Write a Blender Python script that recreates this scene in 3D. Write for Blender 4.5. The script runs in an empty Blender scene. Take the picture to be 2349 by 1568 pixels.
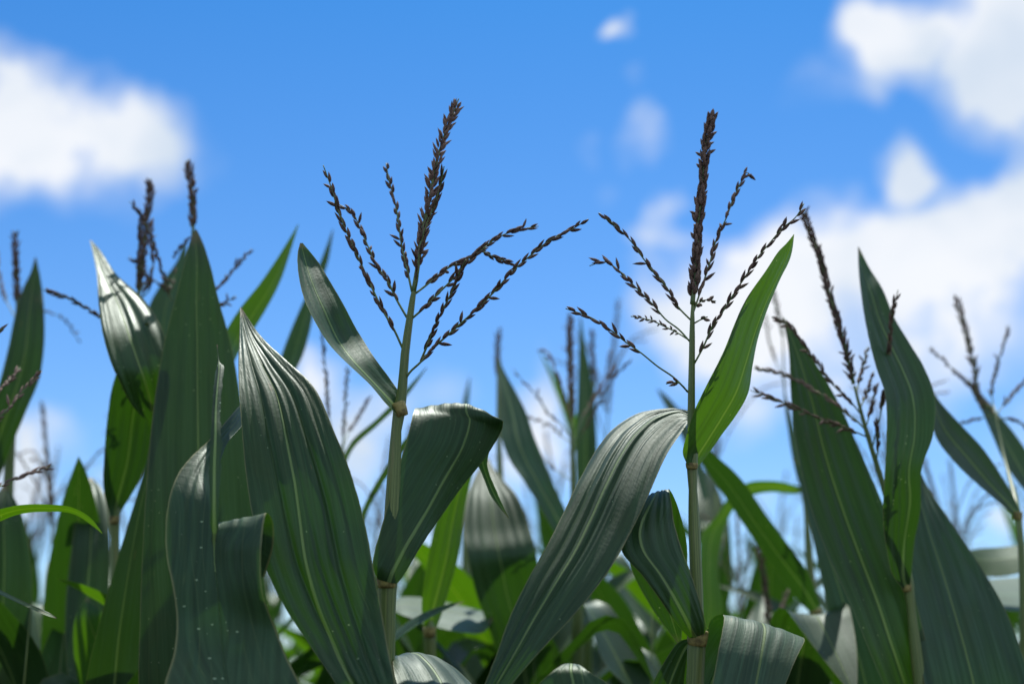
import bpy, bmesh, math, random
from mathutils import Vector, Matrix, noise
random.seed(7)
scene = bpy.context.scene
COL = scene.collection
R = math.radians

# ------------------------------------------------------------------ camera
PITCH = R(14.0)
LENS, SENSOR = 50.0, 36.0
CAM = Vector((0, 0, 1.6))
FWD = Vector((0, math.cos(PITCH), math.sin(PITCH)))
UPV = Vector((0, -math.sin(PITCH), math.cos(PITCH)))
RGT = Vector((1, 0, 0))
cam = bpy.data.objects.new('camera', bpy.data.cameras.new('camera'))
COL.objects.link(cam)
cam.location = CAM
cam.rotation_euler = (R(90) + PITCH, 0, 0)
cam.data.lens = LENS; cam.data.sensor_width = SENSOR
cam.data.clip_start = 0.02; cam.data.clip_end = 3000
cam.data.dof.use_dof = True
cam.data.dof.focus_distance = 1.31
cam.data.dof.aperture_fstop = 3.6
cam.data.dof.aperture_blades = 0
scene.camera = cam

W0, H0 = 2349.0, 1568.0            # the grid in which the photo was surveyed
PXM = SENSOR / LENS / W0
def ray(x, y):
    return RGT * ((x - W0/2) * PXM) + UPV * (-(y - H0/2) * PXM) + FWD
def at(x, y, Y):
    """the world point seen at survey position x,y that stands Y metres in front of the camera"""
    r = ray(x, y)
    return CAM + r * (Y / r.y)

# ------------------------------------------------------------------ light
SUN_DIR = Vector((0.07, 0.50, 0.86)).normalized()
SUN_EL = math.asin(SUN_DIR.z); SUN_AZ = math.atan2(SUN_DIR.x, SUN_DIR.y)
sun = bpy.data.objects.new('sun', bpy.data.lights.new('sun', 'SUN'))
COL.objects.link(sun)
sun.data.energy = 4.4; sun.data.angle = R(0.55); sun.data.color = (1.0, 0.98, 0.93)
sun.rotation_euler = SUN_DIR.to_track_quat('Z', 'Y').to_euler()
sun.location = (0, 0, 20)

scene.view_settings.view_transform = 'Standard'
scene.view_settings.look = 'None'
scene.view_settings.exposure = 0.0
scene.view_settings.gamma = 1.0

class NT:
    """short hand for building node trees"""
    def __init__(s, tree):
        s.t = tree; s.n = tree.nodes; s.l = tree.links; s.n.clear()
    def node(s, typ, props=None, **ins):
        n = s.n.new(typ)
        for k, v in (props or {}).items(): setattr(n, k, v)
        for k, v in ins.items():
            k2 = int(k[1:]) if k[0] == 'i' and k[1:].isdigit() else k.replace('_', ' ')
            s.set(n.inputs[k2], v)
        return n
    def set(s, sock, v):
        if isinstance(v, bpy.types.NodeSocket): s.l.new(v, sock)
        else: sock.default_value = v
    def m(s, op, a, b=None, c=None, clamp=False):
        n = s.n.new('ShaderNodeMath'); n.operation = op; n.use_clamp = clamp
        for i, v in enumerate((a, b, c)):
            if v is not None: s.set(n.inputs[i], v)
        return n.outputs[0]
    def ramp(s, v, lo, hi, a=0.0, b=1.0, smooth=True):
        n = s.n.new('ShaderNodeMapRange')
        n.interpolation_type = 'SMOOTHSTEP' if smooth else 'LINEAR'
        for k, x in (('Value', v), ('From Min', lo), ('From Max', hi), ('To Min', a), ('To Max', b)): s.set(n.inputs[k], x)
        return n.outputs[0]
    def mix(s, f, a, b, mode='MIX'):
        n = s.n.new('ShaderNodeMix'); n.data_type = 'RGBA'; n.blend_type = mode
        for k, x in ((0, f), (6, a), (7, b)): s.set(n.inputs[k], x)
        return n.outputs[2]
    def xyz(s, x, y, z):
        n = s.n.new('ShaderNodeCombineXYZ')
        for i, v in enumerate((x, y, z)): s.set(n.inputs[i], v)
        return n.outputs[0]
    def noise(s, vec, scale=1.0, detail=2.0, rough=0.5):
        n = s.node('ShaderNodeTexNoise', Vector=vec, Scale=scale, Detail=detail, Roughness=rough)
        return n.outputs['Fac']

def col(r, g, b): return (r, g, b, 1.0)

# ------------------------------------------------------------------ sky with fair weather clouds
world = bpy.data.worlds.new('World'); scene.world = world; world.use_nodes = True
t = NT(world.node_tree)
sky = t.node('ShaderNodeTexSky', {'sky_type': 'NISHITA', 'sun_disc': False})
sky.sun_elevation = SUN_EL; sky.sun_rotation = SUN_AZ
sky.altitude = 300; sky.air_density = 1.0; sky.dust_density = 0.7; sky.ozone_density = 2.5
tc = t.node('ShaderNodeTexCoord').outputs['Generated']
dirn = t.node('ShaderNodeVectorMath', {'operation': 'NORMALIZE'}, i0=tc).outputs[0]
wn = t.node('ShaderNodeTexNoise', Vector=dirn, Scale=9.0, Detail=4.0, Roughness=0.55)
wv = t.node('ShaderNodeVectorMath', {'operation': 'SUBTRACT'}, i0=wn.outputs['Color'], i1=(0.5, 0.5, 0.5)).outputs[0]
warp = t.node('ShaderNodeVectorMath', {'operation': 'MULTIPLY_ADD'}, i0=wv, i1=(0.09, 0.09, 0.09), i2=dirn).outputs[0]
# each puff: direction, angular size, density
PUFFS = [(30,295,115,1),(130,290,100,.9),(235,300,95,.9),(320,320,90,.8),(375,365,65,.6),(70,215,80,.5),(20,150,60,.25),(150,370,95,.5),(265,395,80,.4),(455,350,75,.16),(-90,290,150,1),
 (2000,75,70,1),(2045,45,75,1),(2050,130,70,.9),(2120,50,75,.8),(2240,30,100,1),(2340,90,100,1),(2310,160,80,.8),(2120,150,60,.5),(1985,195,45,.5),(2190,170,60,.5),(2240,260,55,.5),(2350,265,60,.5),(2285,215,60,.5),(2058,395,55,1),(2062,440,42,.9),(2058,345,40,.5),(2120,430,35,.3),(2365,335,50,.3),(2440,120,130,1),(1900,190,60,.16),(1850,230,60,.12),
 (1560,745,95,1),(1650,705,100,1),(1495,700,50,.6),(1750,700,100,1),(1850,640,105,1),(1930,600,105,1),(2020,615,95,1),(2115,620,78,1),(2205,565,70,1),(2265,500,70,1),(2330,450,68,1),(2400,480,95,1),(2200,640,150,.9),(2050,700,140,.9),(1850,770,120,.7),(1640,800,90,.9),(2330,600,110,.8),(2080,850,110,.45),(1900,880,100,.5),(2480,520,170,1),(2300,760,90,.3),
 (1400,98,30,.75),(1385,108,22,.4),(1445,205,26,.25),(1335,325,32,.32),(1468,285,34,.34),(1495,325,34,.3),(1430,330,34,.2),(1555,445,36,.6),(1530,530,44,.6),(1592,560,36,.5),(1505,610,40,.35),(1400,420,40,.12),(1650,560,40,.1),
 (765,870,62,1),(715,835,45,.8),(870,1000,75,.9),(820,1090,75,1.1),(885,920,55,.5),(800,960,50,.6),(1250,890,55,.9),(1240,990,68,1.1),(1170,1060,70,1.1),(1300,1040,60,.8),(1100,1130,60,.7),(1000,890,80,.25),(75,1050,75,1.1),(40,1100,65,1),(120,1000,40,.5),(220,1120,40,.6),(2310,1220,38,1),(1700,980,65,.5),(1690,890,80,.4),(640,1260,70,.8),(1100,1330,80,.8),(1760,1170,35,.5),(-120,1060,120,.9),(2480,1000,120,.6),(950,1250,80,.6),(1450,1200,60,.5)]
acc = None
for (x, y, r, k) in PUFFS:
    d = ray(x, y).normalized()
    ds = t.node('ShaderNodeVectorMath', {'operation': 'DISTANCE'}, i0=warp, i1=tuple(d)).outputs['Value']
    g = t.ramp(ds, r*PXM*1.72, r*PXM*0.05, 0.0, k)
    acc = g if acc is None else t.m('ADD', acc, g)
# unseen cumulus added behind and above the viewer to whiten ambient light and reflections
big = t.noise(t.node('ShaderNodeVectorMath', {'operation': 'MULTIPLY'}, i0=dirn, i1=(1, 1, 1.8)).outputs[0], 3.2, 5.0, 0.55)
away = t.node('ShaderNodeVectorMath', {'operation': 'DOT_PRODUCT'}, i0=dirn, i1=tuple(FWD)).outputs['Value']
rest = t.m('MULTIPLY', t.m('MULTIPLY', t.ramp(big, 0.40, 0.58), 1.1), t.ramp(away, 0.86, 0.70))
patch = t.ramp(t.noise(dirn, 19.0, 5.0, 0.6), 0.32, 0.68, 0.50, 1.25)
dens = t.ramp(t.m('MULTIPLY', t.m('ADD', acc, rest), patch), 0.04, 1.15, 0.0, 1.0, smooth=False)
hs = t.node('ShaderNodeHueSaturation', Saturation=1.08, Value=1.0, Color=sky.outputs[0])
elev = t.node('ShaderNodeSeparateXYZ', i0=dirn).outputs[2]
skyc = t.mix(1.0, hs.outputs[0], t.mix(t.ramp(elev, 0.05, 0.48, smooth=False), col(0.95, 1.16, 1.43), col(0.26, 0.86, 1.36)), 'MULTIPLY')
shade = t.noise(warp, 7.0, 3.0)
cloudc = t.mix(t.ramp(shade, 0.35, 0.62), col(7.0, 7.9, 9.0), col(9.6, 9.8, 10.1))
fin = t.mix(t.m('MINIMUM', dens, 0.95), skyc, cloudc)
bg = t.node('ShaderNodeBackground', Color=fin, Strength=0.1)
t.node('ShaderNodeOutputWorld', Surface=bg.outputs[0])

# ------------------------------------------------------------------ materials
def new_mat(name):
    m = bpy.data.materials.new(name); m.use_nodes = True
    return m, NT(m.node_tree)

def leaf_material(name, base, pale, glow, trans, rough, specks=1.0):
    m, t = new_mat(name)
    uv = t.node('ShaderNodeSeparateXYZ', i0=t.node('ShaderNodeUVMap', {'uv_map': 'UVMap'}).outputs[0])
    u2 = t.node('ShaderNodeSeparateXYZ', i0=t.node('ShaderNodeUVMap', {'uv_map': 'Extent'}).outputs[0])
    u, v = uv.outputs[0], uv.outputs[1]
    vn, wid = u2.outputs[0], u2.outputs[1]
    rnd = t.node('ShaderNodeObjectInfo').outputs['Random']
    seed = t.m('MULTIPLY', rnd, 37.0)
    uc = t.m('SUBTRACT', u, 0.5)
    xm = t.m('MULTIPLY', uc, wid)                        # metres from the midrib
    ax = t.m('ABSOLUTE', xm)
    cu = t.m('MULTIPLY', t.m('ABSOLUTE', uc), 2.0)
    fine = t.noise(t.xyz(t.m('MULTIPLY', xm, 560), t.m('MULTIPLY', v, 7), seed), 1.0, 2.0, 0.6)
    broad = t.noise(t.xyz(t.m('MULTIPLY', xm, 170), t.m('MULTIPLY', v, 4), seed), 1.0, 2.0, 0.6)
    blot = t.noise(t.xyz(t.m('MULTIPLY', xm, 30), t.m('MULTIPLY', v, 14), seed), 1.0, 3.0, 0.6)
    veins = t.ramp(t.m('SINE', t.m('MULTIPLY', u, 6.2832*17)), 0.90, 1.0)
    mw = t.ramp(vn, 0.0, 1.0, 0.0025, 0.0005, smooth=False)
    mid = t.ramp(t.m('DIVIDE', ax, mw), 1.05, 0.55)
    midv = t.m('MULTIPLY', mid, t.ramp(fine, 0.25, 0.6, 0.65, 1.0))
    # green body
    c = t.mix(t.ramp(fine, 0.35, 0.7), base, tuple(x*1.9 for x in base[:3]) + (1,))
    c = t.mix(t.m('MULTIPLY', t.ramp(broad, 0.45, 0.7), 0.55), c, tuple(x*0.62 for x in base[:3]) + (1,))
    c = t.mix(t.m('MULTIPLY', t.ramp(blot, 0.5, 0.72), 0.5), c, (base[0]*1.9, base[1]*1.35, base[2]*1.1, 1))
    c = t.mix(t.m('MULTIPLY', t.m('MULTIPLY', veins, t.ramp(broad, 0.3, 0.7)), 0.16), c, pale)
    streak = t.noise(t.xyz(t.m('MULTIPLY', xm, 420), t.m('MULTIPLY', v, 9), t.m('ADD', seed, 9)), 1.0, 3.0, 0.7)
    c = t.mix(t.m('MULTIPLY', t.ramp(streak, 0.66, 0.76), 0.45), c, pale)
    c = t.mix(midv, c, pale)
    edge = t.ramp(t.m('MULTIPLY', t.m('SUBTRACT', 1.0, cu), wid), 0.0022, 0.0006)
    c = t.mix(t.m('MULTIPLY', edge, 0.7), c, col(0.26, 0.24, 0.10))
    # tiny pale spots of pollen and feeding marks
    vo = t.node('ShaderNodeTexVoronoi', Vector=t.xyz(t.m('MULTIPLY', xm, 260), t.m('MULTIPLY', v, 220), seed), Scale=1.0)
    vc = t.node('ShaderNodeSeparateXYZ', i0=vo.outputs['Color'])
    clus = t.noise(t.xyz(t.m('MULTIPLY', xm, 18), t.m('MULTIPLY', v, 10), t.m('ADD', seed, 3)), 1.0, 2.0)
    spot = t.m('MULTIPLY', t.m('LESS_THAN', vo.outputs['Distance'], t.m('MULTIPLY', vc.outputs[1], 0.20)),
               t.m('GREATER_THAN', t.m('MULTIPLY', vc.outputs[0], t.ramp(clus, 0.35, 0.65, 0.25, 1.0)), 0.62-0.3*(specks-1)))
    c = t.mix(t.m('MULTIPLY', spot, min(.9, 0.75*specks)), c, col(0.34, 0.45, 0.26))
    les = t.ramp(t.noise(t.xyz(t.m('MULTIPLY', xm, 150), t.m('MULTIPLY', v, 22), t.m('ADD', seed, 21)), 1.0, 2.0, 0.5), 0.74, 0.79)
    c = t.mix(t.m('MULTIPLY', les, 0.75), c, col(0.19, 0.13, 0.055))
    # dry tip
    c = t.mix(t.m('MULTIPLY', t.ramp(t.m('ADD', vn, t.m('MULTIPLY', fine, 0.02)), 0.972, 1.0), 0.9), c, col(0.22, 0.15, 0.08))
    hv = t.node('ShaderNodeHueSaturation', Hue=t.ramp(rnd, 0, 1, 0.49, 0.515, False), Saturation=1.0,
                Value=t.ramp(t.m('FRACT', t.m('MULTIPLY', rnd, 7.3)), 0, 1, 0.8, 1.2, False), Color=c).outputs[0]
    h1 = t.m('ADD', t.m('MULTIPLY', fine, 0.6), t.m('MULTIPLY', broad, 0.9))
    h1 = t.m('ADD', h1, t.m('MULTIPLY', mid, 1.8))
    h1 = t.m('ADD', h1, t.m('MULTIPLY', t.noise(t.xyz(t.m('MULTIPLY', xm, 300), t.m('MULTIPLY', v, 260), seed), 1.0, 2.0), 0.35))
    bump = t.node('ShaderNodeBump', Strength=0.75, Distance=0.0007, Height=h1)
    rg = t.m('ADD', t.ramp(blot, 0.3, 0.7, rough - 0.04, rough + 0.09), t.m('MULTIPLY', fine, 0.05))
    p = t.node('ShaderNodeBsdfPrincipled', Base_Color=hv, Roughness=rg, Normal=bump.outputs[0])
    p.inputs['Specular IOR Level'].default_value = 0.50
    p.inputs['Specular Tint'].default_value = (0.82, 1.0, 0.84, 1)
    tcol = t.mix(t.m('MULTIPLY', t.ramp(fine, 0.35, 0.7), 0.35), glow, tuple(x*0.5 for x in glow[:3]) + (1,))
    tcol = t.mix(t.m('MULTIPLY', t.ramp(broad, 0.5, 0.75), 0.5), tcol, tuple(x*0.45 for x in glow[:3]) + (1,))
    tcol = t.mix(midv, tcol, (glow[0]*1.6, glow[1]*1.15, glow[2]*1.5, 1))
    tcol = t.mix(spot, tcol, (0.5, 0.7, 0.1, 1))
    tr = t.node('ShaderNodeBsdfTranslucent', Color=tcol)
    mx = t.node('ShaderNodeMixShader', i0=trans, i1=p.outputs[0], i2=tr.outputs[0])
    t.node('ShaderNodeOutputMaterial', Surface=mx.outputs[0])
    return m
PALE = col(0.22, 0.31, 0.10)
M_LEAF = leaf_material('maize_leaf', col(0.023, 0.051, 0.018), PALE, col(0.080, 0.25, 0.008), 0.16, 0.44)
M_SPOT = leaf_material('maize_leaf_spotted', col(0.023, 0.049, 0.020), PALE, col(0.075, 0.24, 0.008), 0.12, 0.46, 1.6)
M_YOUNG = leaf_material('maize_leaf_thin', col(0.026, 0.066, 0.016), PALE, col(0.120, 0.31, 0.004), 0.38, 0.40)
M_MATT = leaf_material('maize_leaf_matt', col(0.040, 0.080, 0.042), PALE, col(0.060, 0.22, 0.012), 0.15, 0.54, .6)

def stalk_material():
    m, t = new_mat('maize_stalk')
    uv = t.node('ShaderNodeSeparateXYZ', i0=t.node('ShaderNodeUVMap', {'uv_map': 'UVMap'}).outputs[0])
    f = t.noise(t.xyz(t.m('MULTIPLY', uv.outputs[0], 60), t.m('MULTIPLY', uv.outputs[1], 6), 0.0), 1.0, 3.0)
    b = t.noise(t.xyz(t.m('MULTIPLY', uv.outputs[0], 8), t.m('MULTIPLY', uv.outputs[1], 14), 4.0), 1.0, 3.0)
    c = t.mix(t.ramp(f, 0.35, 0.65), col(0.085, 0.14, 0.03), col(0.25, 0.31, 0.085))
    c = t.mix(t.m('MULTIPLY', t.ramp(b, 0.5, 0.75), 0.45), c, col(0.30, 0.27, 0.10))
    bump = t.node('ShaderNodeBump', Strength=0.4, Distance=0.0005, Height=f)
    p = t.node('ShaderNodeBsdfPrincipled', Base_Color=c, Roughness=0.45, Normal=bump.outputs[0])
    t.node('ShaderNodeOutputMaterial', Surface=p.outputs[0])
    return m
M_STALK = stalk_material()
def simple(name, a, b, scale, rough, attr=None, trans=0.0, spec=0.5):
    m, t = new_mat(name)
    tcx = t.node('ShaderNodeTexCoord').outputs['Object']
    f = t.noise(tcx, scale, 3.0, 0.6)
    fac = t.ramp(f, 0.35, 0.65)
    if attr:
        at_ = t.node('ShaderNodeAttribute', {'attribute_name': attr}).outputs['Fac']
        fac = t.m('ADD', t.m('MULTIPLY', fac, 0.35), t.m('MULTIPLY', at_, 0.75), clamp=True)
    c = t.mix(fac, a, b)
    bump = t.node('ShaderNodeBump', Strength=0.5, Distance=0.0004, Height=f)
    p = t.node('ShaderNodeBsdfPrincipled', Base_Color=c, Roughness=rough, Normal=bump.outputs[0])
    p.inputs['Specular IOR Level'].default_value = spec
    o = p.outputs[0]
    if trans:
        o = t.node('ShaderNodeMixShader', i0=trans, i1=o, i2=t.node('ShaderNodeBsdfTranslucent', Color=b).outputs[0]).outputs[0]
    t.node('ShaderNodeOutputMaterial', Surface=o)
    return m
M_COLLAR = simple('leaf_collar', col(0.17, 0.13, 0.04), col(0.46, 0.38, 0.12), 160, 0.6)
M_RACHIS = simple('tassel_axis', col(0.10, 0.17, 0.04), col(0.20, 0.26, 0.09), 120, 0.5)
M_HUSK = simple('spikelet_husk', col(0.050, 0.028, 0.022), col(0.40, 0.27, 0.20), 500, 0.75, 'tint', 0.14, 0.2)
M_HUSK_TAN = simple('spikelet_husk_tan', col(0.06, 0.036, 0.030), col(0.36, 0.24, 0.18), 500, 0.75, 'tint', 0.14, 0.2)
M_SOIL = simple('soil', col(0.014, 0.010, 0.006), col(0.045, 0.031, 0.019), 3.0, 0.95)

# ------------------------------------------------------------------ mesh helpers
def link_mesh(name, bm, mats, parent, base):
    me = bpy.data.meshes.new(name)
    bmesh.ops.translate(bm, verts=bm.verts, vec=-base)
    bm.to_mesh(me); bm.free()
    for p in me.polygons: p.use_smooth = True
    for mm in mats: me.materials.append(mm)
    o = bpy.data.objects.new(name, me); COL.objects.link(o)
    if parent is not None: o.parent = parent
    return o

def spline(pts, n):
    """non-uniform cubic through a list of equal-length tuples, n samples"""
    k = len(pts); D = len(pts[0])
    ts = [0.0]
    for a, b in zip(pts, pts[1:]):
        d = math.sqrt(sum((x - y)**2 for x, y in zip(a[:6], b[:6])))
        ts.append(ts[-1] + max(d, 1e-5))
    def tang(i):
        if i == 0: return [(pts[1][j]-pts[0][j])/(ts[1]-ts[0]) for j in range(D)]
        if i == k-1: return [(pts[-1][j]-pts[-2][j])/(ts[-1]-ts[-2]) for j in range(D)]
        h0, h1 = ts[i]-ts[i-1], ts[i+1]-ts[i]
        return [((pts[i][j]-pts[i-1][j])/h0*h1 + (pts[i+1][j]-pts[i][j])/h1*h0)/(h0+h1) for j in range(D)]
    tg = [tang(i) for i in range(k)]
    out = []; seg = 0
    for q in range(n):
        s = ts[-1]*q/(n-1)
        while seg < k-2 and s > ts[seg+1]: seg += 1
        h = ts[seg+1]-ts[seg]; x = (s-ts[seg])/h
        a, b, c, d = 2*x**3-3*x**2+1, x**3-2*x**2+x, -2*x**3+3*x**2, x**3-x**2
        out.append([a*pts[seg][j] + b*h*tg[seg][j] + c*pts[seg+1][j] + d*h*tg[seg+1][j] for j in range(D)])
    return out

def blade(bm, L, Rr, mids, cup=0.0, ribs=(0, 0), wave=0.0, M=26, ur=(0.0, 1.0), seed=0, flip=None, serr=0.0003, vmax=1.0, creases=()):
    """a leaf surface between two edge lines (tip first, base last)"""
    uvl = bm.loops.layers.uv.get('UVMap') or bm.loops.layers.uv.new('UVMap')
    uv2 = bm.loops.layers.uv.get('Extent') or bm.loops.layers.uv.new('Extent')
    N = len(L); rows = []; info = []
    length = [0.0]
    for i in range(1, N):
        length.append(length[-1] + (((L[i]+Rr[i])-(L[i-1]+Rr[i-1]))*0.5).length)
    wmax = max((b-a).length for a, b in zip(L, Rr))
    sgn = flip
    prev = None
    for i in range(N):
        a, b = L[i], Rr[i]
        w = (b-a).length
        i0, i1 = max(0, i-1), min(N-1, i+1)
        T = (L[i1]+Rr[i1]-L[i0]-Rr[i0])
        n = (b-a).cross(T)
        if n.length < 1e-9: n = prev.copy() if prev is not None else Vector((0, -1, 0))
        n.normalize()
        prev = n
        info.append([a, b, w, n])
    if sgn is None:
        q = info[N//2]
        sgn = 1.0 if q[3].dot(CAM - (q[0]+q[1])*0.5) > 0 else -1.0
    for i in range(N):
        a, b, w, n = info[i]
        n = n*sgn
        v = length[-1]-length[i]
        vn = v/length[-1] if length[-1] else 0
        mm = mids[i]
        row = []
        for j in range(M+1):
            s = j/M
            off = cup*w*(1-abs((s-mm)/(mm if s < mm else 1-mm))**1.6 if 0.02 < mm < 0.98 else 0)
            if ribs[0]:
                off += ribs[1]*min(1, w/wmax*1.2)*math.sin(6.2832*ribs[0]*s + 3.2*noise.noise((s*3.3, v*3, seed)) + seed)*(0.55+0.9*abs(noise.noise((s*4+seed, v*3, 3.1))))
            for (c0, dep, cw) in creases:
                off -= dep*min(1, w/wmax*1.1)*math.exp(-((s-c0-.03*noise.noise((v*4, c0*9, seed)))/cw)**2)*(.6+.8*abs(noise.noise((v*5, c0*7, 2.0))))
            if wave:
                e = abs(2*s-1)**2
                off += wave*w*e*noise.noise((v*11 + seed*3.1, (7.0 if s > .5 else 0.0), seed))
                off += wave*0.35*w*noise.noise((v*9, s*2.5, seed+11))
            p = a.lerp(b, s) + n*off
            if serr and (j == 0 or j == M):
                p += (b-a).normalized()*serr*noise.noise((v*160, j, seed))
            row.append(bm.verts.new(p))
        rows.append(row)
    for i in range(N-1):
        for j in range(M):
            f = bm.faces.new((rows[i][j], rows[i+1][j], rows[i+1][j+1], rows[i][j+1]))
            for lp, (ii, jj) in zip(f.loops, ((i, j), (i+1, j), (i+1, j+1), (i, j+1))):
                s = jj/M; mm = mids[ii]
                uu = (0.5*s/mm if s < mm else 0.5+0.5*(s-mm)/(1-mm)) if 0 < mm < 1 else s
                uu = ur[0] + (ur[1]-ur[0])*uu
                v = length[-1]-length[ii]
                lp[uvl].uv = (uu, v + seed*1.7)
                lp[uv2].uv = (v/length[-1]*vmax, max(info[ii][2], 0.004)/(ur[1]-ur[0]))

def survey_leaf(bm, st, mid=None, n=64, **kw):
    """st: (Lx,Ly,LY, Rx,Ry,RY) from tip to base; mid: list of (fraction along, place of the midrib)"""
    pts = []
    for q in st:
        a, b = at(q[0], q[1], q[2]), at(q[3], q[4], q[5])
        pts.append(tuple(a) + tuple(b))
    sm = spline(pts, n)
    L = [Vector(p[:3]) for p in sm]; Rr = [Vector(p[3:6]) for p in sm]
    mid = mid or [(0, .5), (1, .5)]
    ms = []
    for i in range(n):
        f = i/(n-1)
        for (f0, m0), (f1, m1) in zip(mid, mid[1:]):
            if f0 <= f <= f1:
                ms.append(m0 + (m1-m0)*(f-f0)/(f1-f0)); break
        else: ms.append(mid[-1][1])
    blade(bm, L, Rr, ms, **kw)

def tube(bm, pts, rad, sides=12, mat=0, ridge=0.0, cap=True):
    uvl = bm.loops.layers.uv.get('UVMap') or bm.loops.layers.uv.new('UVMap')
    rings = []; ln = 0.0; lens = []
    for i, p in enumerate(pts):
        if i: ln += (p-pts[i-1]).length
        lens.append(ln)
        T = (pts[min(i+1, len(pts)-1)]-pts[max(i-1, 0)]).normalized()
        A = T.cross(Vector((0, 1, 0.02))).normalized(); B = A.cross(T).normalized()
        ring = []
        for k in range(sides):
            an = 6.2832*k/sides
            r = rad[i]*(1+ridge*math.cos(an*5))
            ring.append(bm.verts.new(p + A*math.cos(an)*r + B*math.sin(an)*r))
        rings.append(ring)
    for i in range(len(pts)-1):
        for k in range(sides):
            k2 = (k+1) % sides
            f = bm.faces.new((rings[i][k], rings[i][k2], rings[i+1][k2], rings[i+1][k]))
            f.material_index = mat
            for lp, (ii, kk) in zip(f.loops, ((i, k), (i, k+1), (i+1, k+1), (i+1, k))):
                lp[uvl].uv = (kk/sides, lens[ii])
    if cap:
        for rg, rev in ((rings[0], True), (rings[-1], False)):
            f = bm.faces.new(list(reversed(rg)) if rev else rg); f.material_index = mat

def resample(pts, step):
    n = max(3, int(sum((a-b).length for a, b in zip(pts, pts[1:]))/step))
    return [Vector(p) for p in spline([tuple(p) for p in pts], n)]

# ------------------------------------------------------------------ tassel pieces
def husk(bm, p, axis, side, ln, wd, tint, rnd, lod=0):
    """one pointed spikelet lying along axis, belly towards side"""
    lay = bm.verts.layers.float.get('tint') or bm.verts.layers.float.new('tint')
    prof = ((0.0, .25), (.16, .78), (.42, 1.0), (.72, .68), (.92, .22), (1.0, .04)) if lod == 0 else ((0, .3), (.4, 1.0), (1.0, .06))
    sides = 6 if lod == 0 else 4
    axis = axis.normalized(); side = (side - axis*side.dot(axis)).normalized(); third = axis.cross(side)
    bend = rnd.uniform(-.05, .16)*ln
    rings = []
    for (f, r) in prof:
        c = p + axis*(f*ln) + side*(bend*f*f)
        ring = []
        for k in range(sides):
            an = 6.2832*k/sides + .4
            v = bm.verts.new(c + side*math.cos(an)*r*wd*0.42 + third*math.sin(an)*r*wd*0.5)
            v[lay] = min(1.0, max(0.0, tint + (0.25 if (k % 3 == 0) else -0.08) - 0.15*(f < .2) + 0.12*(f > .8)))
            ring.append(v)
        rings.append(ring)
    for i in range(len(rings)-1):
        for k in range(sides):
            k2 = (k+1) % sides
            f = bm.faces.new((rings[i][k], rings[i][k2], rings[i+1][k2], rings[i+1][k])); f.material_index = 1
    f = bm.faces.new(rings[-1]); f.material_index = 1

def spike(bm, pts, rnd, start=0.12, ln=0.0118, wd=0.0038, gap=0.40, rows=2, tilt=0.12, r0=0.0011, r1=0.0005, tint=(0, .35), lod=0, skip=0.06, loose=0.1):
    pts = resample(pts, 0.004 if lod == 0 else 0.012)
    N = len(pts)
    tube(bm, pts, [r0+(r1-r0)*i/(N-1) for i in range(N)], 6 if lod == 0 else 4, 0)
    total = sum((a-b).length for a, b in zip(pts, pts[1:]))
    cum = [0.0]
    for a, b in zip(pts, pts[1:]): cum.append(cum[-1]+(b-a).length)
    s = total*start; k = 0; i = 0
    while s < total - ln*.6:
        while i < N-2 and cum[i+1] < s: i += 1
        f = (s-cum[i])/max(1e-6, cum[i+1]-cum[i])
        p = pts[i].lerp(pts[i+1], f); T = (pts[i+1]-pts[i]).normalized()
        A = T.cross(Vector((0.05, 1, 0.1))).normalized(); B = T.cross(A)
        an = (math.pi*k + rnd.gauss(0, .75)) if rows == 2 else 6.2832*(k % rows)/rows + k*0.35 + rnd.uniform(-.6, .6)
        sd = A*math.cos(an) + B*math.sin(an)
        if rnd.random() > skip:
            tl = tilt*rnd.uniform(.4, 1.5) if rnd.random() > loose else rnd.uniform(.4, .9)
            ax = T*math.cos(tl) + sd*math.sin(tl)
            l2 = ln*rnd.uniform(.8, 1.15)*(1.0 if s < total*0.93 else .8)
            husk(bm, p + sd*(r0*.5+wd*(0.10 if rows == 2 else .22)), ax, sd, l2, wd*rnd.uniform(.8, 1.15), rnd.uniform(*tint), rnd, lod)
        s += ln*gap*rnd.uniform(.75, 1.3)*(2/rows if rows > 2 else 1)
        k += 1

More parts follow.
